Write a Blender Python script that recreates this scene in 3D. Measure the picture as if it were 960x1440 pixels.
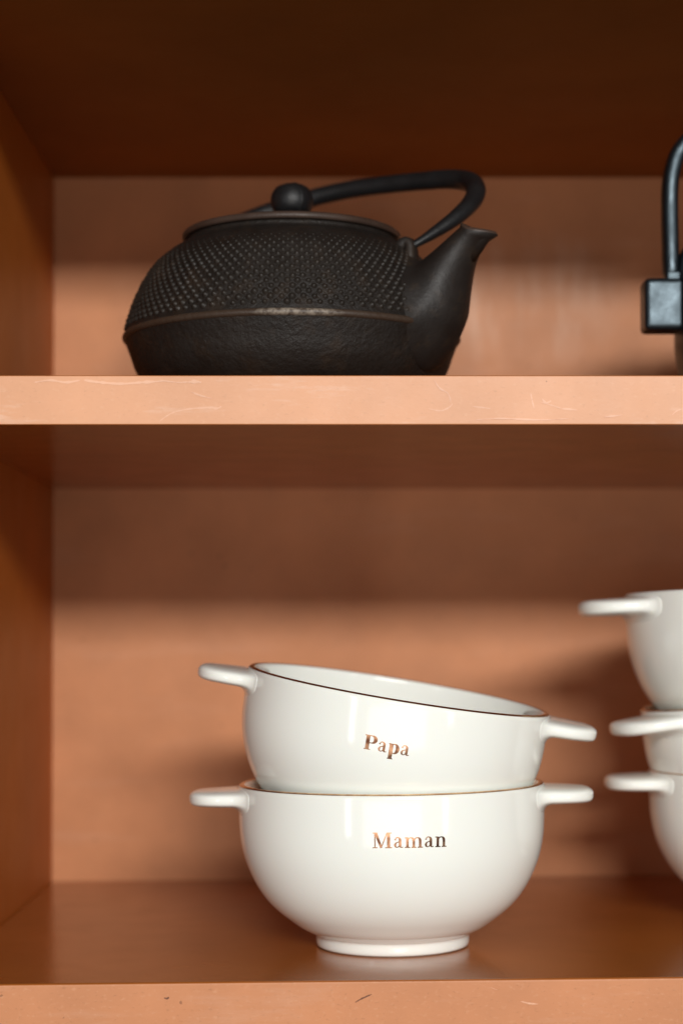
import bpy, bmesh, math, random
from mathutils import Vector, Matrix
random.seed(7)
R = math.radians
for o in list(bpy.data.objects):
    bpy.data.objects.remove(o)
S = bpy.context.scene
C = S.collection

# ------------------------------------------------------------------ camera
CAM_Z = 0.1347
cam_d = bpy.data.cameras.new('camera')
cam = bpy.data.objects.new('camera', cam_d); C.objects.link(cam)
cam.location = (0, -0.708, CAM_Z)
cam.rotation_euler = (R(90 + 1.2), 0, 0)
cam_d.sensor_width = 36
cam_d.lens = 63.75
cam_d.shift_y = (178 - 2550 * math.tan(R(1.2))) / 1440
cam_d.clip_start = 0.02; cam_d.clip_end = 60
cam_d.dof.use_dof = True
cam_d.dof.focus_distance = 0.728
cam_d.dof.aperture_fstop = 5.6
S.camera = cam

# ------------------------------------------------------------------ world and lamps
w = bpy.data.worlds.new('World'); S.world = w; w.use_nodes = True
bg = w.node_tree.nodes['Background']
bg.inputs[0].default_value = (1.0, 0.93, 0.85, 1)
bg.inputs[1].default_value = 0.050

def area(name, az, el, dist, sx, sy, power, col):
    d = bpy.data.lights.new(name, 'AREA'); d.shape = 'RECTANGLE'; d.size = sx; d.size_y = sy
    d.energy = power; d.color = col
    o = bpy.data.objects.new(name, d); C.objects.link(o)
    tgt = Vector((0, 0.15, 0.17))
    v = Vector((math.sin(R(az)) * math.cos(R(el)), -math.cos(R(az)) * math.cos(R(el)), math.sin(R(el))))
    o.location = tgt + v * dist
    o.rotation_euler = (-v).to_track_quat('-Z', 'Y').to_euler()
    return o
area('window_light', 8.5, 14.0, 4.0, 1.6, 0.34, 132, (1.0, 0.985, 0.96))
area('side_window_light', 38, 1, 4.0, 0.24, 1.7, 8, (0.92, 0.96, 1.0))
area('second_window_light', -32, 1, 4.0, 0.24, 1.9, 11, (0.95, 0.97, 1.0))

area('room_bounce_light', 0, -10, 4.0, 3.0, 1.3, 31, (1.0, 0.93, 0.85))

S.view_settings.view_transform = 'Standard'
S.view_settings.look = 'None'
S.view_settings.exposure = 0.0
S.view_settings.gamma = 1.0

# ------------------------------------------------------------------ materials
def new_mat(name):
    m = bpy.data.materials.new(name); m.use_nodes = True
    nt = m.node_tree
    return m, nt, nt.nodes['Principled BSDF']

def node(nt, t, **kw):
    n = nt.nodes.new(t)
    for k, v in kw.items():
        setattr(n, k, v)
    return n

def noise(nt, coord, scale, detail=4, rough=0.5, stretch=None):
    if stretch:
        mp = node(nt, 'ShaderNodeMapping'); mp.inputs['Scale'].default_value = stretch
        nt.links.new(coord, mp.inputs['Vector']); coord = mp.outputs['Vector']
    n = node(nt, 'ShaderNodeTexNoise')
    n.inputs['Scale'].default_value = scale; n.inputs['Detail'].default_value = detail
    n.inputs['Roughness'].default_value = rough
    nt.links.new(coord, n.inputs['Vector'])
    return n.outputs['Fac']

def ramp(nt, fac, stops):
    r = node(nt, 'ShaderNodeValToRGB')
    e = r.color_ramp.elements
    while len(e) < len(stops): e.new(0.5)
    for i, (p, c) in enumerate(stops):
        e[i].position = p; e[i].color = (c[0], c[1], c[2], 1)
    nt.links.new(fac, r.inputs['Fac'])
    return r.outputs['Color']

def mix(nt, a, b, fac, mode='MIX'):
    m = node(nt, 'ShaderNodeMix', data_type='RGBA', blend_type=mode)
    for sock, v in ((m.inputs['A'], a), (m.inputs['B'], b)):
        if isinstance(v, tuple): sock.default_value = (*v, 1)
        else: nt.links.new(v, sock)
    if isinstance(fac, (int, float)): m.inputs['Factor'].default_value = fac
    else: nt.links.new(fac, m.inputs['Factor'])
    return m.outputs['Result']

def bump(nt, bsdf, height, strength, dist):
    b = node(nt, 'ShaderNodeBump'); b.inputs['Strength'].default_value = strength
    b.inputs['Distance'].default_value = dist
    nt.links.new(height, b.inputs['Height']); nt.links.new(b.outputs['Normal'], bsdf.inputs['Normal'])

def lacquer(name, base, rough=0.36, speck=0.5, blotch=0.12, scuff=0.0, coat=0.0, smear=None, fine=0.35, spec=0.5):
    """thin reddish varnish over fibre board: fibre speckle, blotches, pale scuffs"""
    m, nt, b = new_mat(name)
    co = node(nt, 'ShaderNodeTexCoord').outputs['Object']
    hi = tuple(min(1, c * (1 + blotch)) for c in base); lo = tuple(c * (1 - blotch) for c in base)
    col = ramp(nt, noise(nt, co, 16, 5, 0.62), [(0.30, lo), (0.70, hi)])
    fib = noise(nt, co, 900, 3, 0.6, (0.45, 1, 1))
    col = mix(nt, col, tuple(c * 0.62 for c in base), ramp(nt, fib, [(0.60, (0, 0, 0)), (0.74, (speck,) * 3)]))
    fib2 = noise(nt, co, 700, 2, 0.5, (0.6, 1, 1))
    col = mix(nt, col, tuple(min(1, c ** 0.8) for c in base), ramp(nt, fib2, [(0.58, (0, 0, 0)), (0.75, (speck,) * 3)]))
    if scuff:
        warp = noise(nt, co, 26, 6, 0.7, (0.35, 1, 2.2))
        msk = ramp(nt, warp, [(0.56, (0, 0, 0)), (0.74, (scuff,) * 3)])
        col = mix(nt, col, (0.86, 0.70, 0.60), msk)
        # tiny dark nicks
        nk = noise(nt, co, 330, 1, 0.3)
        col = mix(nt, col, (0.10, 0.035, 0.015), ramp(nt, nk, [(0.80, (0, 0, 0)), (0.82, (0.5,) * 3)]))
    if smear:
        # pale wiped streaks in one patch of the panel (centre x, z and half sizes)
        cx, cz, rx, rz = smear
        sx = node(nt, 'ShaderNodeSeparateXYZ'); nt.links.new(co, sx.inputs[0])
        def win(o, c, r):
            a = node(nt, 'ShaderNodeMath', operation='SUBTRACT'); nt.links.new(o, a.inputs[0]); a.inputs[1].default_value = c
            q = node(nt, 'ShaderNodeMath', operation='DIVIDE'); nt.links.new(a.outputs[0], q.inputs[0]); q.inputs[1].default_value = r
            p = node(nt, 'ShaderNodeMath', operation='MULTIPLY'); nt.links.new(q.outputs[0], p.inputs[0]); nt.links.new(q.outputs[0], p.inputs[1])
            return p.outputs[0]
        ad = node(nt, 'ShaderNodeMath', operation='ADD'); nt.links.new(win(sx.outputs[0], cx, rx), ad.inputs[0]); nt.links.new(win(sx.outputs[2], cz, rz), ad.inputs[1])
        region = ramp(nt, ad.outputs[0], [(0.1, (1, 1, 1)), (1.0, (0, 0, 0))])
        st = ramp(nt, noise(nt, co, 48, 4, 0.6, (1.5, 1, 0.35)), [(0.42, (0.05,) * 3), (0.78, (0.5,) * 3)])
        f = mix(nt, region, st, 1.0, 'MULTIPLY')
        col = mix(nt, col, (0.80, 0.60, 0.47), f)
    nt.links.new(col, b.inputs['Base Color'])
    rr = ramp(nt, noise(nt, co, 45, 4, 0.6), [(0.3, (rough - 0.02,) * 3), (0.7, (rough + 0.04,) * 3)])
    nt.links.new(rr, b.inputs['Roughness'])
    b.inputs['IOR'].default_value = 1.45
    b.inputs['Specular IOR Level'].default_value = spec
    b.inputs['Coat Weight'].default_value = coat; b.inputs['Coat Roughness'].default_value = 0.22
    bump(nt, b, fib, fine, 0.00012)
    return m

M = {}
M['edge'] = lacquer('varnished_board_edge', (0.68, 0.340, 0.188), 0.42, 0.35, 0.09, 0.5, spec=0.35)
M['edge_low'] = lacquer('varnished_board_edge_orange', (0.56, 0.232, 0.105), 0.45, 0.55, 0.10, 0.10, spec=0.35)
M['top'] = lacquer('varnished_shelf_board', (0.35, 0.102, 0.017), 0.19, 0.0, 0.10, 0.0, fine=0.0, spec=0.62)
M['ceiling'] = lacquer('matt_underside', (0.31, 0.105, 0.020), 0.65, 0.08, 0.08, 0.0, fine=0.1, spec=0.12)
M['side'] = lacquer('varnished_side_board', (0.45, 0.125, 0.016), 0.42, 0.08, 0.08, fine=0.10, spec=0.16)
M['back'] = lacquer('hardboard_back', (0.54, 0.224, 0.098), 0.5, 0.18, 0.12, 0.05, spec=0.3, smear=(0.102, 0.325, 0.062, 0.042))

def ceramic(name, base, rough):
    m, nt, b = new_mat(name)
    co = node(nt, 'ShaderNodeTexCoord').outputs['Object']
    col = ramp(nt, noise(nt, co, 30, 3), [(0.3, tuple(c * 0.985 for c in base)), (0.7, base)])
    nt.links.new(col, b.inputs['Base Color'])
    b.inputs['Roughness'].default_value = rough
    b.inputs['IOR'].default_value = 1.5
    b.inputs['Subsurface Weight'].default_value = 0.08
    b.inputs['Subsurface Radius'].default_value = (0.004, 0.003, 0.002)
    bump(nt, b, noise(nt, co, 55, 2), 0.08, 0.0006)
    return m
M['glaze'] = ceramic('white_glaze', (0.925, 0.945, 0.885), 0.10)
M['bare'] = ceramic('unglazed_foot_ring', (0.74, 0.70, 0.62), 0.6)

def gold(name, a, c, rough):
    m, nt, b = new_mat(name)
    co = node(nt, 'ShaderNodeTexCoord').outputs['Object']
    nt.links.new(ramp(nt, noise(nt, co, 260, 3), [(0.35, a), (0.65, c)]), b.inputs['Base Color'])
    b.inputs['Metallic'].default_value = 1.0
    b.inputs['Roughness'].default_value = rough
    return m
M['gilt'] = gold('rim_gilding', (0.60, 0.34, 0.18), (0.85, 0.58, 0.34), 0.24)
M['print'] = gold('rose_gold_print', (0.14, 0.055, 0.030), (0.66, 0.37, 0.22), 0.26)
M['print'].node_tree.nodes['Principled BSDF'].inputs['Metallic'].default_value = 0.85

def iron(name, base, rough, bscale, bstr, bdist, wear=None, spec=0.5):
    m, nt, b = new_mat(name)
    co = node(nt, 'ShaderNodeTexCoord').outputs['Object']
    n1 = noise(nt, co, 40, 5, 0.6)
    col = ramp(nt, n1, [(0.3, tuple(c * 0.75 for c in base)), (0.7, tuple(c * 1.3 for c in base))])
    if wear:
        col = mix(nt, col, wear, ramp(nt, noise(nt, co, 90, 5, 0.65), [(0.52, (0, 0, 0)), (0.68, (1, 1, 1))]))
    nt.links.new(col, b.inputs['Base Color'])
    nt.links.new(ramp(nt, noise(nt, co, 120, 3), [(0.3, (rough - 0.06,) * 3), (0.7, (rough + 0.1,) * 3)]), b.inputs['Roughness'])
    b.inputs['Specular IOR Level'].default_value = spec
    bump(nt, b, noise(nt, co, bscale, 5, 0.62), bstr, bdist)
    return m
M['iron'] = iron('brown_black_cast_iron', (0.0125, 0.0092, 0.0072), 0.52, 420, 0.75, 0.0009, (0.022, 0.014, 0.009), spec=0.32)
M['iron_smooth'] = iron('smooth_cast_iron', (0.0135, 0.0100, 0.0082), 0.52, 500, 0.4, 0.0005, (0.026, 0.017, 0.011), spec=0.32)
M['iron_hob'] = iron('hobnail_iron', (0.018, 0.014, 0.011), 0.46, 700, 0.3, 0.0003, (0.030, 0.021, 0.015), spec=0.24)
M['iron_worn'] = iron('worn_bronzed_iron', (0.035, 0.021, 0.013), 0.45, 600, 0.5, 0.0004, (0.30, 0.23, 0.17), spec=0.4)
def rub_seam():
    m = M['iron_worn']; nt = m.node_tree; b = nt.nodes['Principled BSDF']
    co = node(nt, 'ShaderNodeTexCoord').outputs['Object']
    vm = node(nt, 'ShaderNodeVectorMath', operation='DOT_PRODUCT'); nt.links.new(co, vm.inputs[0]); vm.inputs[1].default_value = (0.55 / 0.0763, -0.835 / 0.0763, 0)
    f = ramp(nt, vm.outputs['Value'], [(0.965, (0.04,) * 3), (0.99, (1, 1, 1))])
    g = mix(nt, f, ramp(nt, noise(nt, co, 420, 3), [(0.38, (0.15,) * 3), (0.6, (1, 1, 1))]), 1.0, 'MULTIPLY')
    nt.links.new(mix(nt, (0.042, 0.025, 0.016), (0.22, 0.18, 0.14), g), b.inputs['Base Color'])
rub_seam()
M['iron_lid'] = iron('brown_lid_iron', (0.048, 0.029, 0.021), 0.46, 500, 0.4, 0.0004, (0.055, 0.034, 0.025), spec=0.35)
M['iron_black'] = iron('satin_black_iron', (0.008, 0.008, 0.0085), 0.44, 420, 0.4, 0.0005, spec=0.4)
M['enamel'] = iron('glossy_black_enamel', (0.006, 0.008, 0.010), 0.35, 260, 0.35, 0.0005, spec=0.6)
M['enamel'].node_tree.nodes['Principled BSDF'].inputs['Specular Tint'].default_value = (0.66, 0.84, 0.95, 1)  # blue tint puts the window's cool reflection into the material colour
M['mark'] = iron('dark_smudge', (0.14, 0.05, 0.022), 0.6, 300, 0.2, 0.0001)
M['scratch'] = lacquer('pale_scratch', (0.75, 0.415, 0.26), 0.45, 0.2, spec=0.5)

# ------------------------------------------------------------------ helpers
def mesh_obj(name, verts, faces, mat, parent=None, smooth=True, loc=(0, 0, 0)):
    me = bpy.data.meshes.new(name); me.from_pydata(verts, [], faces); me.update()
    bm = bmesh.new(); bm.from_mesh(me); bmesh.ops.recalc_face_normals(bm, faces=bm.faces); bm.to_mesh(me); bm.free()
    if smooth:
        for p in me.polygons: p.use_smooth = True
    o = bpy.data.objects.new(name, me); C.objects.link(o); o.location = loc
    me.materials.append(mat)
    if parent: o.parent = parent
    return o

def bevel_box(name, x0, x1, y0, y1, z0, z1, mat, parent=None, bev=0.0008, seg=3, mats=None):
    cx, cy, cz = (x0 + x1) / 2, (y0 + y1) / 2, (z0 + z1) / 2
    bm = bmesh.new(); bmesh.ops.create_cube(bm, size=1)
    for v in bm.verts: v.co = Vector((v.co.x * (x1 - x0) + cx, v.co.y * (y1 - y0) + cy, v.co.z * (z1 - z0) + cz))
    bmesh.ops.bevel(bm, geom=bm.edges[:], offset=bev, segments=seg, profile=0.6, affect='EDGES')
    me = bpy.data.meshes.new(name)
    me.materials.append(mat)
    if mats:
        me.materials.append(mats)
        for f in bm.faces:
            if f.normal.y < -0.75: f.material_index = 1
    bm.to_mesh(me); bm.free()
    for p in me.polygons: p.use_smooth = True
    o = bpy.data.objects.new(name, me); C.objects.link(o)
    if parent: o.parent = parent
    md = o.modifiers.new('wn', 'WEIGHTED_NORMAL'); md.keep_sharp = False
    return o

def smooth_profile(pts, n=6):
    """Catmull-Rom through the points; a point given twice stays sharp"""
    out = []
    P = pts
    for i in range(len(P) - 1):
        p1, p2 = P[i], P[i + 1]
        if p1 == p2: continue
        p0 = P[i - 1] if i > 0 else p1
        p3 = P[i + 2] if i + 2 < len(P) else p2
        k = len(p1)
        for j in range(n):
            t = j / n
            out.append(tuple(0.5 * ((2 * p1[a]) + (p2[a] - p0[a]) * t + (2 * p0[a] - 5 * p1[a] + 4 * p2[a] - p3[a]) * t * t
                                    + (3 * p1[a] - p0[a] - 3 * p2[a] + p3[a]) * t ** 3) for a in range(k)))
    out.append(tuple(P[-1]))
    return out

def lathe(name, prof, mat, parent=None, n=160, closed=False, cuts=0.0):
    verts, faces, rows = [], [], []
    for (r, z) in prof:
        if r < 1e-6:
            rows.append([len(verts)]); verts.append((0, 0, z))
        else:
            rows.append(list(range(len(verts), len(verts) + n)))
            verts += [(r * math.cos(2 * math.pi * i / n), r * math.sin(2 * math.pi * i / n), z) for i in range(n)]
    seq = rows + ([rows[0]] if closed else [])
    for a, b in zip(seq, seq[1:]):
        for i in range(n):
            j = (i + 1) % n
            if len(a) == 1 and len(b) == 1: continue
            if len(a) == 1: faces.append((a[0], b[j], b[i]))
            elif len(b) == 1: faces.append((a[i], a[j], b[0]))
            else: faces.append((a[i], a[j], b[j], b[i]))
    return mesh_obj(name, verts, faces, mat, parent)

def loft(name, rings, mat, parent=None, cap=True):
    n = len(rings[0]); verts = [tuple(v) for r in rings for v in r]; faces = []
    for k in range(len(rings) - 1):
        for i in range(n):
            j = (i + 1) % n
            faces.append((k * n + i, k * n + j, (k + 1) * n + j, (k + 1) * n + i))
    if cap:
        for k in (0, len(rings) - 1):
            c = sum((Vector(v) for v in rings[k]), Vector()) / n
            verts.append(tuple(c)); ci = len(verts) - 1
            for i in range(n): faces.append((k * n + i, k * n + (i + 1) % n, ci))
    return mesh_obj(name, verts, faces, mat, parent)

def tube(name, path, radii, mat, parent=None, n=20, power=2.0, flat=1.0):
    """swept tube, rotation-minimising frame, superellipse section, rounded ends"""
    P = [Vector(p) for p in path]; rings = []
    T = [(P[min(i + 1, len(P) - 1)] - P[max(i - 1, 0)]).normalized() for i in range(len(P))]
    up = Vector((0, 0, 1)) if abs(T[0].z) < 0.9 else Vector((1, 0, 0))
    nrm = (up - T[0] * up.dot(T[0])).normalized()
    def ring(c, t, nn, r):
        bn = t.cross(nn); out = []
        for k in range(n):
            a = 2 * math.pi * k / n; ca, sa = math.cos(a), math.sin(a)
            e = 2 / power
            x = math.copysign(abs(ca) ** e, ca); y = math.copysign(abs(sa) ** e, sa)
            out.append(c + nn * (x * r) + bn * (y * r * flat))
        return out
    r0 = radii[0]
    for a in (0.05, 0.35, 0.7):
        rings.append(ring(P[0] - T[0] * r0 * 0.6 * (1 - a), T[0], nrm, r0 * math.sqrt(1 - (1 - a) ** 2)))
    for i in range(len(P)):
        nrm = (nrm - T[i] * nrm.dot(T[i])).normalized()
        rings.append(ring(P[i], T[i], nrm, radii[i]))
    r1 = radii[-1]
    for a in (0.7, 0.35, 0.05):
        rings.append(ring(P[-1] + T[-1] * r1 * 0.6 * (1 - a), T[-1], nrm, r1 * math.sqrt(1 - (1 - a) ** 2)))
    return loft(name, rings, mat, parent)

def thing(name, label, cat, loc=(0, 0, 0), rot=(0, 0, 0), group=None):
    o = bpy.data.objects.new(name, None); C.objects.link(o)
    o.empty_display_size = 0.02
    o.location = loc; o.rotation_euler = rot; o['label'] = label; o['category'] = cat
    if group: o['group'] = group
    return o

# ------------------------------------------------------------------ cupboard
XL, XR, YB = -0.1605, 0.46, 0.302
cup = thing('open_cupboard', 'reddish brown varnished wooden cupboard with open shelves holding the teapots and bowls', 'cupboard')
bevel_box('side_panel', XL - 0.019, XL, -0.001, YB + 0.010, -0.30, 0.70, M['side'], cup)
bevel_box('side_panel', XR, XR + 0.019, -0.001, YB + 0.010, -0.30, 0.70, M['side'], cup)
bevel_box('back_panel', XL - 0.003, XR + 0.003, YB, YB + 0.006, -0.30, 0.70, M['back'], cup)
ZM0, ZM1, ZT = 0.2183, 0.2378, 0.3925
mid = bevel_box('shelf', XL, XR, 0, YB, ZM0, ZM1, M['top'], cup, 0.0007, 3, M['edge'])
topb = bevel_box('shelf', XL, XR, 0, YB, ZT, ZT + 0.0195, M['ceiling'], cup, 0.0007, 3, M['edge'])
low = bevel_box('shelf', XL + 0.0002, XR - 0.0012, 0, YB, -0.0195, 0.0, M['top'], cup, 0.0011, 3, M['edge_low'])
mid['label'] = 'middle shelf with pale scratched front edge'
low['label'] = 'lower shelf with orange front edge, sagging slightly to the left'
TILT = R(0.6)
low.matrix_local = Matrix.Translation((XL, 0, 0)) @ Matrix.Rotation(-TILT, 4, 'Y') @ Matrix.Translation((-XL, 0, 0))
def shelf_z(x): return (x - XL) * math.tan(TILT)

scuff_n = [0]
def scuff(parent, pts, width, mat):
    scuff_n[0] += 1; y = -0.00003 - 0.000012 * scuff_n[0]
    """thin mark on the front face of a shelf, x / z points"""
    verts, faces = [], []
    P = smooth_profile(pts, 6)
    for i, (x, z) in enumerate(P):
        a = P[max(i - 1, 0)]; b = P[min(i + 1, len(P) - 1)]
        t = Vector((b[0] - a[0], b[1] - a[1])).normalized(); f = i / (len(P) - 1)
        ww = width * (0.25 + 0.75 * math.sin(math.pi * f) ** 0.7) * random.uniform(0.45, 1.3) / 2
        verts += [(x - t.y * ww, y, z + t.x * ww), (x + t.y * ww, y, z - t.x * ww)]
        if i: faces.append((2 * i - 2, 2 * i, 2 * i + 1, 2 * i - 1))
    return mesh_obj('scratch', verts, faces, mat, parent)
def fx(px): return (px - 480) / 3600
def fz(py): return (898 - py) / 3600 + CAM_Z
def marks(parent, mat, lst):
    for w_, *pts in lst:
        scuff(parent, [(fx(a), fz(b)) for a, b in pts], w_, mat)
marks(mid, M['scratch'], [
    (0.00075, (224, 592), (240, 581), (262, 575), (288, 573), (306, 573)),
    (0.0010, (296, 572), (304, 574), (311, 571)),
    (0.00055, (602, 574), (620, 577), (633, 571), (636, 566)),
    (0.00055, (665, 571), (690, 574)),
    (0.00055, (746, 552), (748, 562), (751, 574)),
    (0.00055, (760, 565), (775, 569), (790, 574)),
    (0.0007, (790, 574), (812, 576)),
    (0.0011, (48, 537), (70, 534), (92, 537), (112, 534)), (0.0016, (118, 534), (140, 537), (170, 539), (200, 537), (232, 535)), (0.0007, (225, 534), (250, 537), (268, 536)),
    (0.0014, (264, 537), (273, 536), (283, 537)), (0.0006, (268, 550), (280, 555), (298, 560)), (0.0006, (610, 533), (618, 545), (630, 553), (634, 566)),
    (0.0008, (762, 560), (768, 566), (775, 563)), (0.0006, (668, 590), (700, 588), (760, 590), (800, 588)), (0.0007, (850, 586), (875, 583)),
    (0.00055, (945, 583), (952, 577), (959, 575)),
])
marks(low, M['mark'], [(0.0009, (232, 1404), (236, 1405), (239, 1403)), (0.0006, (499, 1413), (508, 1408), (522, 1402))])
marks(low, M['scratch'], [(0.00055, (730, 1414), (742, 1417), (754, 1418)), (0.00025, (688, 1394), (698, 1398))])

# ------------------------------------------------------------------ bowls
BR, BH = 0.0660, 0.0700
OUT = [(0.0, 0.0035), (0.0270, 0.0035), (0.0285, 0.0008), (0.0300, 0.0), (0.0322, 0.0004), (0.0330, 0.0016), (0.0333, 0.0050),
       (0.0350, 0.0063), (0.0400, 0.0089), (0.0450, 0.0125), (0.0500, 0.0165), (0.0545, 0.0212), (0.0585, 0.0270),
       (0.0617, 0.0335), (0.0641, 0.0405), (0.0655, 0.0480), (0.0660, 0.0560), (0.0660, 0.0640), (0.0658, 0.0690)]
def bowl_r(z):
    P = [p for p in OUT if p[0] >= 0.033]
    for (a, za), (b, zb) in zip(P, P[1:]):
        if za <= z <= zb: return a + (b - a) * (z - za) / (zb - za)
    return P[-1][0]
TH = 0.0032
INN = [(0.0654, 0.0702), (0.0640, 0.0705), (0.0630, 0.0698), (0.0627, 0.0680), (0.0627, 0.0600), (0.0622, 0.0500),
       (0.0607, 0.0420), (0.0580, 0.0345), (0.0540, 0.0275), (0.0480, 0.0205), (0.0400, 0.0145), (0.0300, 0.0108), (0.0150, 0.0090), (0.0, 0.0086)]

def tab_handle(parent, sgn, k=1.0):
    """flat tongue of porcelain below the rim"""
    L, n = 0.0245, 40
    rings = []
    ss = [-0.0030, -0.0012, 0, 0.00012, 0.0004, 0.0009, 0.0016, 0.0025, 0.0036, 0.005, 0.0075, 0.010, 0.0125, 0.015, 0.0165, 0.0178, 0.0190, 0.0200, 0.0207, 0.02125, 0.0214, 0.0215, 0.02155, 0.02158]
    for s in ss:
        sp = max(s, 0)
        fil = lambda rf: rf - math.sqrt(max(0.0, rf ** 2 - max(0.0, rf - sp) ** 2))
        q = sp / 0.0216
        W = 0.0215 * math.sqrt(max(0.0, 1 - q ** 2.7)) + fil(0.0055)
        T = 0.0040 * (1 - 0.14 * q) * max(0.02, 1 - q ** 14) ** 0.5
        up, dn = fil(0.0011), fil(0.0035)
        zc = 0.0648 - 0.0003 * q
        ring = []
        for i in range(n):
            a = 2 * math.pi * i / n; ca, sa = math.cos(a), math.sin(a)
            y = W * math.copysign(abs(ca) ** 0.8, ca); z = (T + (up if sa > 0 else dn)) * math.copysign(abs(sa) ** 0.55, sa)
            inset = (math.sqrt(max(BR ** 2 - y * y, 0)) - BR) * max(0, 1 - sp / 0.012)
            ring.append((sgn * (BR + s + inset) * 1.0, y, zc + z))
        rings.append(ring)
    return loft('handle', rings, M['glaze'], parent)

# high-contrast serif letters: each glyph is a list of strokes (points with full widths), cap height = 1
def L_(*pts): return list(pts)
def arc(cx, cy, rx, ry, a0, a1, wf, n=18):
    """elliptic stroke; wf(angle) gives the width"""
    out = []
    for i in range(n + 1):
        a = R(a0 + (a1 - a0) * i / n)
        out.append((cx + rx * math.cos(a), cy + ry * math.sin(a), wf(math.cos(a))))
    return out
HAIR, STEM = 0.065, 0.235
def bowl_w(c): return HAIR + (STEM - HAIR) * max(0, c) ** 1.3
def bowl_wl(c): return HAIR + (STEM - 0.02 - HAIR) * max(0, -c) ** 1.3
def stem(x, y0, y1, w=STEM): return L_((x, y0, w), (x, y1, w))
def serif(x0, x1, y): return L_((x0, y, HAIR), (x1, y, HAIR))
GL = {
 'P': (0.80, [stem(0.21, 0, 1), serif(0.02, 0.42, 0.02), serif(0.02, 0.34, 0.98),
              L_((0.28, 0.98, HAIR), (0.44, 0.98, HAIR)), arc(0.44, 0.73, 0.24, 0.25, 90, -90, bowl_w), L_((0.28, 0.48, HAIR), (0.44, 0.48, HAIR))]),
 'M': (1.14, [L_((0.14, 0.0, HAIR), (0.14, 1.0, HAIR)), serif(0.0, 0.28, 0.02), serif(0.02, 0.2, 0.98),
              L_((0.19, 1.0, 0.17), (0.50, 0.0, 0.13)), L_((0.50, 0.03, HAIR), (0.83, 0.98, HAIR)),
              stem(0.92, 0, 1, 0.18), serif(0.72, 1.12, 0.02), serif(0.84, 1.10, 0.98)]),
 'a': (0.64, [stem(0.42, 0.10, 0.46, 0.155), arc(0.28, 0.46, 0.14, 0.165, 0, 150, lambda c: HAIR + 0.09 * max(0, c) ** 2),
              L_((0.13, 0.46, 0.10), (0.15, 0.53, 0.10)),
              L_((0.36, 0.36, HAIR), (0.26, 0.335, 0.05), (0.17, 0.28, 0.09), (0.125, 0.18, 0.135), (0.15, 0.08, 0.11), (0.22, 0.025, 0.05), (0.30, 0.045, HAIR), (0.36, 0.11, HAIR)),
              L_((0.42, 0.12, 0.155), (0.445, 0.045, 0.10), (0.50, 0.02, 0.05), (0.58, 0.055, HAIR))]),
 'p': (0.70, [stem(0.19, -0.36, 0.62), serif(0.03, 0.36, -0.345), serif(0.03, 0.2, 0.60),
              arc(0.38, 0.31, 0.20, 0.295, 142, -142, bowl_w, 26)]),
 'm': (1.10, [stem(0.18, 0, 0.62, 0.15), serif(0.03, 0.34, 0.02), serif(0.03, 0.18, 0.60),
              arc(0.38, 0.44, 0.155, 0.16, 165, 0, lambda c: HAIR + 0.10 * max(0, c) ** 2), stem(0.545, 0, 0.44, 0.15), serif(0.41, 0.69, 0.02),
              arc(0.75, 0.44, 0.155, 0.16, 165, 0, lambda c: HAIR + 0.10 * max(0, c) ** 2), stem(0.915, 0, 0.44, 0.15), serif(0.77, 1.07, 0.02)]),
 'n': (0.74, [stem(0.18, 0, 0.62, 0.15), serif(0.03, 0.34, 0.02), serif(0.03, 0.18, 0.60),
              arc(0.38, 0.44, 0.155, 0.16, 165, 0, lambda c: HAIR + 0.10 * max(0, c) ** 2), stem(0.545, 0, 0.44, 0.15), serif(0.41, 0.70, 0.02)]),
}
def lettering(parent, word, az0, z0, cap, track=0.0):
    """gilt letters fired onto the bowl: az0 = azimuth of the word's middle (deg), z0 = baseline height"""
    prof = [p for p in smooth_profile(OUT, 4) if p[1] > 0.01 and p[0] > 0.04]
    def wall(z):
        for (a, za), (b, zb) in zip(prof, prof[1:]):
            if za <= z <= zb: return a + (b - a) * (z - za) / (zb - za)
        return prof[-1][0]
    total = sum(GL[c][0] for c in word) * cap * 1.15 + track * (len(word) - 1)
    u0 = -total / 2
    for c in word:
        verts, faces = [], []
        lift = 0.00007
        for st in GL[c][1]:
            # subdivide straight runs so that they follow the curve of the wall
            P = []
            for (a, b) in zip(st, st[1:]):
                m = max(1, int(math.hypot(b[0] - a[0], b[1] - a[1]) / 0.09))
                for q in range(m): P.append(tuple(a[k] + (b[k] - a[k]) * q / m for k in range(3)))
            P.append(st[-1])
            base = len(verts)
            for i, (x, y, ww) in enumerate(P):
                a = P[max(i - 1, 0)]; b = P[min(i + 1, len(P) - 1)]
                tx, ty = b[0] - a[0], b[1] - a[1]; l = math.hypot(tx, ty) or 1; tx /= l; ty /= l
                for sd in (1, -1):
                    gx = x - sd * ty * ww / 2; gy = y + sd * tx * ww / 2
                    u = u0 + gx * cap * 1.15; z = z0 + gy * cap * (1.09 if c.islower() else 1.0)
                    r = wall(z) + lift
                    A = R(az0) + u / BR
                    verts.append((r * math.cos(A), r * math.sin(A), z))
                if i: faces.append((base + 2 * i - 2, base + 2 * i, base + 2 * i + 1, base + 2 * i - 1))
            lift += 0.000012
        o = mesh_obj('letter', verts, faces, M['print'], parent)
        o['label'] = "metallic rose gold serif letter %s" % c
        u0 += GL[c][0] * cap * 1.15 + track

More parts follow.
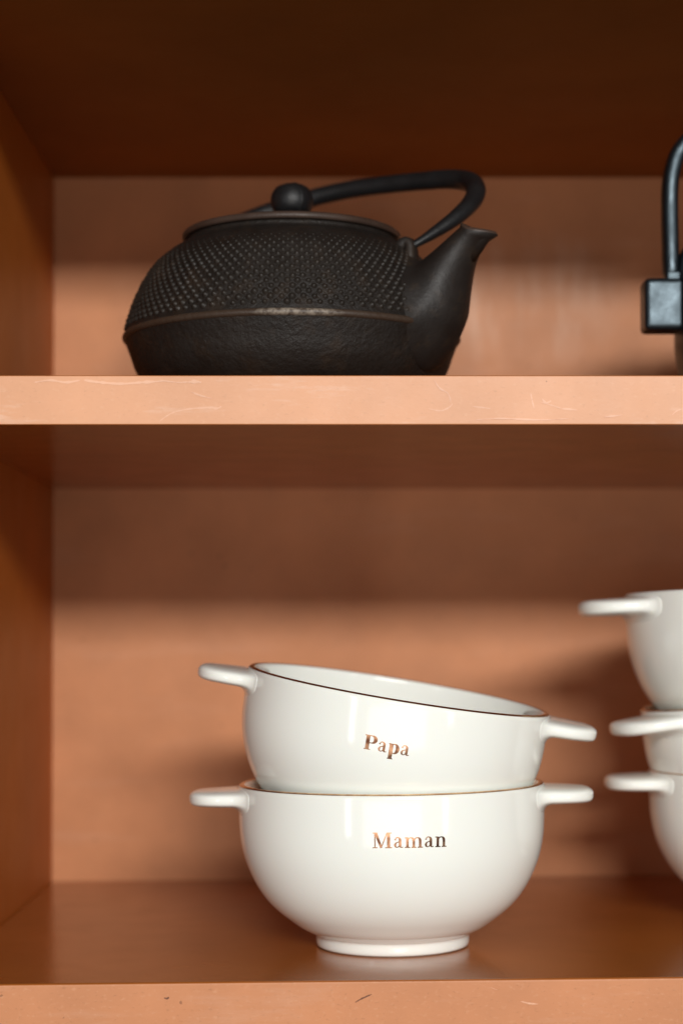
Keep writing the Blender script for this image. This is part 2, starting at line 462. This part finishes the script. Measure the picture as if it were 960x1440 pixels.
def make_bowl(label, group, gilt=True):
    t = thing('handled_bowl', label, 'bowl', group=group)
    lathe('bowl_body', smooth_profile(OUT, 4)[:-1] + [(0.0658, 0.0690)] + smooth_profile(INN, 4), M['glaze'], t, 192)
    for s in (-1, 1): tab_handle(t, s)
    e = 0.00012
    lathe('gilt_rim', [(0.0656 + e, 0.07005), (0.0652 + e * 0.7, 0.0704 + e * 0.8), (0.0646, 0.0705 + e), (0.0640, 0.0705 + e), (0.0636, 0.0703 + e)], M['gilt'], t, 192)
    lathe('foot_ring', [(0.0295, -0.00005), (0.0300, -0.00012), (0.0318, -0.00005), (0.0324, 0.0003)], M['bare'], t, 96)
    return t
def copy_tree(o, parent=None):
    c = o.copy(); C.objects.link(c); c.parent = parent
    for ch in [x for x in C.objects if x.parent == o]: copy_tree(ch, c)
    return c

G1 = 'white handled bowls stacked at the front'
G2 = 'white handled bowls stacked at the right edge'
maman = make_bowl('white two-handled bowl printed Maman, standing on the lower shelf under the tilted bowl', G1)
papa = copy_tree(maman); papa['label'] = 'white two-handled bowl with dark gilt rim printed Papa, tilted on top of the Maman bowl'
b_low = copy_tree(maman); b_low['label'] = 'blurred white handled bowl lowest of the stack cut by the right edge'; b_low['group'] = G2
b_mid = copy_tree(maman); b_mid['label'] = 'white handled bowl in the middle of the right-edge stack, its handle dipping'; b_mid['group'] = G2
b_top = copy_tree(maman); b_top['label'] = 'larger deep white handled bowl topmost of the stack at the right edge'; b_top['group'] = G2

for b_ in (b_top,):
    for ch in [x for x in C.objects if x.parent == b_ and x.name.startswith('gilt_rim')]: bpy.data.objects.remove(ch)

def pose(o, x, y, z, tilt_y=0, tilt_x=0, rz=0, sc=1.0):
    """z-turn first, then lean; origin is the middle of the foot"""
    o.matrix_world = (Matrix.Translation((x, y, z)) @ Matrix.Rotation(R(tilt_y), 4, 'Y') @ Matrix.Rotation(R(tilt_x), 4, 'X')
                      @ Matrix.Rotation(R(rz), 4, 'Z') @ Matrix.Scale(sc, 4))
MX, MY = 0.0222, 0.790 - 0.708
pose(maman, MX, MY, shelf_z(MX), -0.6)
ax = Vector((math.sin(R(9.2)), 0, math.cos(R(9.2))))
rc = Vector((0.0250, MY, CAM_Z - 0.0221))
pb = rc - ax * 0.070 + Vector((0, 0.0034, 0))
pose(papa, pb.x, pb.y, pb.z, 9.2, 2.8)
lettering(maman, 'Maman', -90 + 5.0, 0.0494, 0.0061, 0.0001)
lettering(papa, 'Papa', -90 - 2.9, 0.0490, 0.0058, 0.0001)
RX, RY = 0.2108, 0.140
pose(b_low, RX, RY, shelf_z(RX), -0.6, 0, 0)
pose(b_mid, RX + 0.0030, RY, 0.0395, -7, 0, 19)
pose(b_top, RX - 0.0018, RY, 0.0802, -2.0, 0, 6, 1.11)

# ------------------------------------------------------------------ brown-black cast iron teapot
TPX, TPY = -0.0225, 0.112
tp = thing('cast_iron_teapot', 'dark brown cast iron teapot with hobnail shoulder and folded handle on the middle shelf', 'teapot',
           (TPX, TPY, ZM1), (0, 0, R(-30)))
BODY = [(0.0, 0.003), (0.050, 0.003), (0.0570, 0.0045), (0.0640, 0.0090), (0.0698, 0.0162), (0.0728, 0.0240), (0.0750, 0.0300), (0.0756, 0.0318),
        (0.0750, 0.0340), (0.0736, 0.0387), (0.0711, 0.0467), (0.0669, 0.0558), (0.0621, 0.0638), (0.0566, 0.0693), (0.0520, 0.0724), (0.0490, 0.0738),
        (0.0480, 0.0746), (0.0477, 0.0755), (0.0477, 0.0765), (0.0440, 0.0768), (0.0, 0.0768)]
def tp_r(z):
    P = BODY[3:18]
    for (a, za), (b, zb) in zip(P, P[1:]):
        if za <= z <= zb: return a + (b - a) * (z - za) / (zb - za)
    return P[-1][0] if z > P[-1][1] else P[0][0]
lathe('teapot_body', BODY[:2] + smooth_profile(BODY[1:16], 5)[1:] + BODY[16:], M['iron'], tp, 220)
# three small feet
for k in range(3):
    a = R(30 + 120 * k)
    lathe('foot', [(0.0, -0.0), (0.005, 0.0), (0.006, 0.0012), (0.0065, 0.004), (0.0, 0.004)], M['iron_smooth'], tp, 20).location = (0.046 * math.cos(a), 0.046 * math.sin(a), 0)
# seam rib
lathe('seam_rib', [(0.0748, 0.0301), (0.0757, 0.0304), (0.07625, 0.0311), (0.07635, 0.0318), (0.0762, 0.0325), (0.0755, 0.0332), (0.0744, 0.0336)], M['iron_worn'], tp, 220)
# hobnails
hv, hf = [], []
SP_AZ = 0.0
def hob(az, z, r):
    e = 0.0015
    R0 = tp_r(z); rz = (tp_r(z + e) - tp_r(z - e)) / (2 * e)
    nrm = Vector((math.cos(az), math.sin(az), -rz)).normalized()
    c = Vector((R0 * math.cos(az), R0 * math.sin(az), z))
    t1 = Vector((-math.sin(az), math.cos(az), 0)); t2 = nrm.cross(t1)
    base = len(hv); n = 8
    for (rr, h) in ((1.0, -0.15), (0.66, 0.34), (0.28, 0.66)):
        for i in range(n):
            a = 2 * math.pi * i / n
            hv.append(tuple(c + (t1 * math.cos(a) + t2 * math.sin(a)) * r * rr + nrm * r * h))
    hv.append(tuple(c + nrm * r * 0.72))
    for k in range(2):
        for i in range(n):
            j = (i + 1) % n
            hf.append((base + k * n + i, base + k * n + j, base + (k + 1) * n + j, base + (k + 1) * n + i))
    for i in range(n): hf.append((base + 2 * n + i, base + 2 * n + (i + 1) % n, base + 3 * n))
# rows follow the meridian at even steps
row, s_acc, z = 0, 0.0, 0.0362
N = 102
while z < 0.0680:
    rr = 0.00170 * (0.3 + 0.7 * tp_r(z) / 0.0745) * (1.0 if z < 0.060 else 1.0 - (z - 0.060) / 0.014)
    for i in range(N):
        hob(2 * math.pi * (i + 0.5 * (row % 2)) / N + random.uniform(-0.002, 0.002), z + random.uniform(-0.0001, 0.0001), rr * random.uniform(0.82, 1.12))
    d = 0.0001; sl = (tp_r(z + 0.001) - tp_r(z - 0.001)) / 0.002
    z += 0.00245 * (tp_r(z) / 0.0745) / math.sqrt(1 + sl * sl); row += 1
hb = mesh_obj('hobnail_relief', hv, hf, M['iron_hob'], tp); hb['kind'] = 'stuff'
# lid
lathe('lid', [(0.0, 0.0750), (0.0470, 0.0768), (0.0486, 0.0766), (0.0493, 0.0770), (0.0496, 0.0778), (0.0494, 0.0790), (0.0486, 0.0797), (0.0470, 0.0799),
              (0.0440, 0.0797), (0.0400, 0.0802), (0.0300, 0.0822), (0.0180, 0.0842), (0.0, 0.0858)], M['iron_lid'], tp, 160)
lid = [o for o in C.objects if o.name == 'lid'][0]
kb = lathe('knob', smooth_profile([(0.0, 0.0845), (0.0050, 0.0848), (0.0042, 0.0872), (0.0052, 0.0888), (0.0082, 0.0908), (0.0096, 0.0942), (0.0094, 0.0978), (0.0078, 0.1010), (0.0046, 0.1028), (0.0, 0.1033)], 4), M['iron_black'], lid, 48)
# seam bead down the knob
tube('knob_seam', [(0.0095 * math.sin(a) * math.cos(R(-30)), 0.0095 * math.sin(a) * math.sin(R(-30)), 0.0955 + 0.0078 * math.cos(a)) for a in [R(5 + 12.5 * k) for k in range(13)]], [0.0007] * 13, M['iron_black'], kb, 8)

# spout: grows tangentially out of the shoulder, then sweeps up to a beaked lip
def spout():
    n = 48; rings = []
    # sections of the free tube: inner (upper) point s, z, outer (lower) point s, z, half width across
    secs = [(0.0690, 0.0614, 0.0862, 0.0360, 0.0160), (0.0735, 0.0642, 0.0880, 0.0470, 0.0134), (0.0778, 0.0673, 0.0898, 0.0545, 0.0112),
            (0.0815, 0.0702, 0.0918, 0.0598, 0.0096), (0.0843, 0.0722, 0.0945, 0.0640, 0.0088), (0.0862, 0.0734, 0.0972, 0.0668, 0.0086)]
    def sec(s1, z1, s2, z2, wa):
        out = []
        for i in range(n):
            a = 2 * math.pi * i / n; f = 0.5 + 0.5 * math.cos(a)
            out.append(Vector((s2 + (s1 - s2) * f, wa * math.sin(a), z2 + (z1 - z2) * f)))
        return out
    body = []
    for i in range(n):
        a = 2 * math.pi * i / n
        z = 0.0390 + 0.0265 * math.cos(a); az = 0.36 * math.sin(a)
        r = tp_r(z) - 0.0006
        body.append(Vector((r * math.cos(az), r * math.sin(az), z)))
    first = sec(*secs[0]); second = sec(*secs[1])
    ctr = sum(body, Vector()) / n
    for k in range(13):
        t = k / 12; ring = []
        h00 = 2 * t ** 3 - 3 * t ** 2 + 1; h10 = t ** 3 - 2 * t ** 2 + t; h01 = -2 * t ** 3 + 3 * t ** 2; h11 = t ** 3 - t ** 2
        for i in range(n):
            v = body[i]
            rad = Vector((v.x, v.y, 0)).normalized()
            sl = (tp_r(v.z + 0.001) - tp_r(v.z - 0.001)) / 0.002
            nr = (rad + Vector((0, 0, -sl))).normalized()
            inw = (ctr - v); inw = (inw - nr * inw.dot(nr))
            t0 = inw * 0.95 + nr * (0.003 + 0.013 * max(0, -math.cos(2 * math.pi * i / n)))
            t1 = (second[i] - first[i]) * 1.1
            ring.append(v * h00 + t0 * h10 + first[i] * h01 + t1 * h11)
        rings.append(ring)
    more = [sec(*s) for s in smooth_profile(secs, 4)][1:]
    rings += more
    # beaked lip: front of the mouth is drawn outwards, then the mouth turns in
    last = rings[-1]; c = sum(last, Vector()) / n
    lip = []
    for i in range(n):
        a = 2 * math.pi * i / n; f = max(0, -math.cos(a)) ** 1.6
        v = last[i] + Vector((0.0050 * f, 0, 0.0010 * (1 - f) + 0.0022 * f)); lip.append(v)
    rings.append(lip)
    for kx, dz in ((0.93, 0.0012), (0.80, 0.0012), (0.72, -0.001)):
        cc = sum(lip, Vector()) / n
        rings.append([cc + (v - cc) * kx + Vector((0, 0, dz)) for v in lip])
    deep = [c + (v - c) * 0.6 - Vector((0.004, 0, 0.010)) for v in last]
    rings.append(deep)
    o = loft('spout', [[tuple(v) for v in r] for r in rings], M['iron_smooth'], tp)
    worn = M['iron_lid']; o.data.materials.append(worn)
    tot = len(rings)
    for p in o.data.polygons:
        k = p.vertices[0] // n
        if tot - 5 <= k < tot - 2: p.material_index = 1
    return o
spout()

# bail handle folded back
half = [(0.0600, -0.0020), (0.0650, 0.0045), (0.0700, 0.0130), (0.0745, 0.0230), (0.0770, 0.0350), (0.0752, 0.0470), (0.0680, 0.0575), (0.0560, 0.0632), (0.0410, 0.0655), (0.0210, 0.0672), (0.0, 0.0675)]
radh = [0.0016, 0.0022, 0.0031, 0.0038, 0.0044, 0.0048, 0.0050, 0.0049, 0.0047, 0.0046, 0.0046]
hp = half + [(-0.0180, 0.0640), (-0.0330, 0.0575), (-0.0460, 0.0500), (-0.0580, 0.0400), (-0.0660, 0.0310), (-0.0700, 0.0220), (-0.0710, 0.0140), (-0.0690, 0.0080), (-0.0645, 0.0020), (-0.0600, -0.0020)]; hr = radh + radh[::-1][1:]
PH = R(50)
cur = smooth_profile([(s, t * math.sin(PH), 0.0685 + t * math.cos(PH), r) for (s, t), r in zip(hp, hr)], 5)
tube('bail_handle', [c[:3] for c in cur], [c[3] * 0.92 for c in cur], M['iron_black'], tp, 24)
for sg in (-1, 1):
    lug = smooth_profile([(sg * 0.0545, 0, 0.0655, 0.0030), (sg * 0.0568, 0, 0.0690, 0.0027), (sg * 0.0590, 0, 0.0704, 0.0024), (sg * 0.0610, 0, 0.0688, 0.0022), (sg * 0.0612, 0, 0.0630, 0.0028)], 4)
    tube('handle_lug', [c[:3] for c in lug], [c[3] for c in lug], M['iron_smooth'], tp, 16, 2.6, 1.5)

# ------------------------------------------------------------------ glossy black teapot cut by the right edge
D2 = 0.830
def bx(px, d=D2): return (px - 480) / 2550 * d
def bz(py, d=D2): return (898 - py) / 2550 * d + CAM_Z
T2X, T2Y = bx(950) + 0.058, D2 - 0.708
t2 = thing('glossy_black_teapot', 'glossy black teapot with upright handle and square side lug, cut by right edge', 'teapot', (T2X, T2Y, ZM1))
def l2(px, py): return (bx(px) - T2X, 0, bz(py) - ZM1)
lathe('teapot_body', smooth_profile([(0.0, 0.002), (0.040, 0.002), (0.0475, 0.004), (0.0540, 0.014), (0.0572, 0.028), (0.0575, 0.042), (0.0574, 0.058), (0.0566, 0.070), (0.0540, 0.0765), (0.0480, 0.0805), (0.0400, 0.0820), (0.0, 0.0825)], 5), M['enamel'], t2, 128)
l2id = lathe('lid', [(0.0, 0.0810), (0.0400, 0.0817), (0.0410, 0.0835), (0.0390, 0.0850), (0.0200, 0.0890), (0.0, 0.0905)], M['enamel'], t2, 96)
lathe('knob', smooth_profile([(0.0, 0.0895), (0.0045, 0.0900), (0.0045, 0.0935), (0.0080, 0.0985), (0.0070, 0.1035), (0.0, 0.1050)], 4), M['enamel'], l2id, 32)
for sg in (-1, 1):
    a = l2(904, 430); xa = -a[0]
    za = l2(900, 466)[2]; zb = l2(900, 393)[2]
    o = bevel_box('side_lug', min(sg * 0.050, sg * xa), max(sg * 0.050, sg * xa), -0.0080, 0.0080, za, zb, M['enamel'], t2, 0.0028, 4)
hh = [l2(944, 384), l2(943.5, 340), l2(943, 300), l2(943.5, 262), l2(947, 236), l2(955, 212), l2(972, 192), l2(1000, 178)]
H = [(p[0], 0, p[2]) for p in hh]
H = H + [(0.0, 0, H[-1][2] + 0.0015)] + [(-p[0], 0, p[2]) for p in H[::-1]]
cur = smooth_profile(H, 6)
tube('bail_handle', cur, [0.0037] * len(cur), M['enamel'], t2, 24, 3.0, 1.5)
for sg in (-1, 1):
    x = abs(H[0][0])
    bevel_box('handle_lug', min(sg * 0.0500, sg * (x + 0.003)), max(sg * 0.0500, sg * (x + 0.003)), -0.0055, 0.0055, H[0][2] - 0.006, H[0][2] + 0.001, M['enamel'], t2, 0.0015, 3)
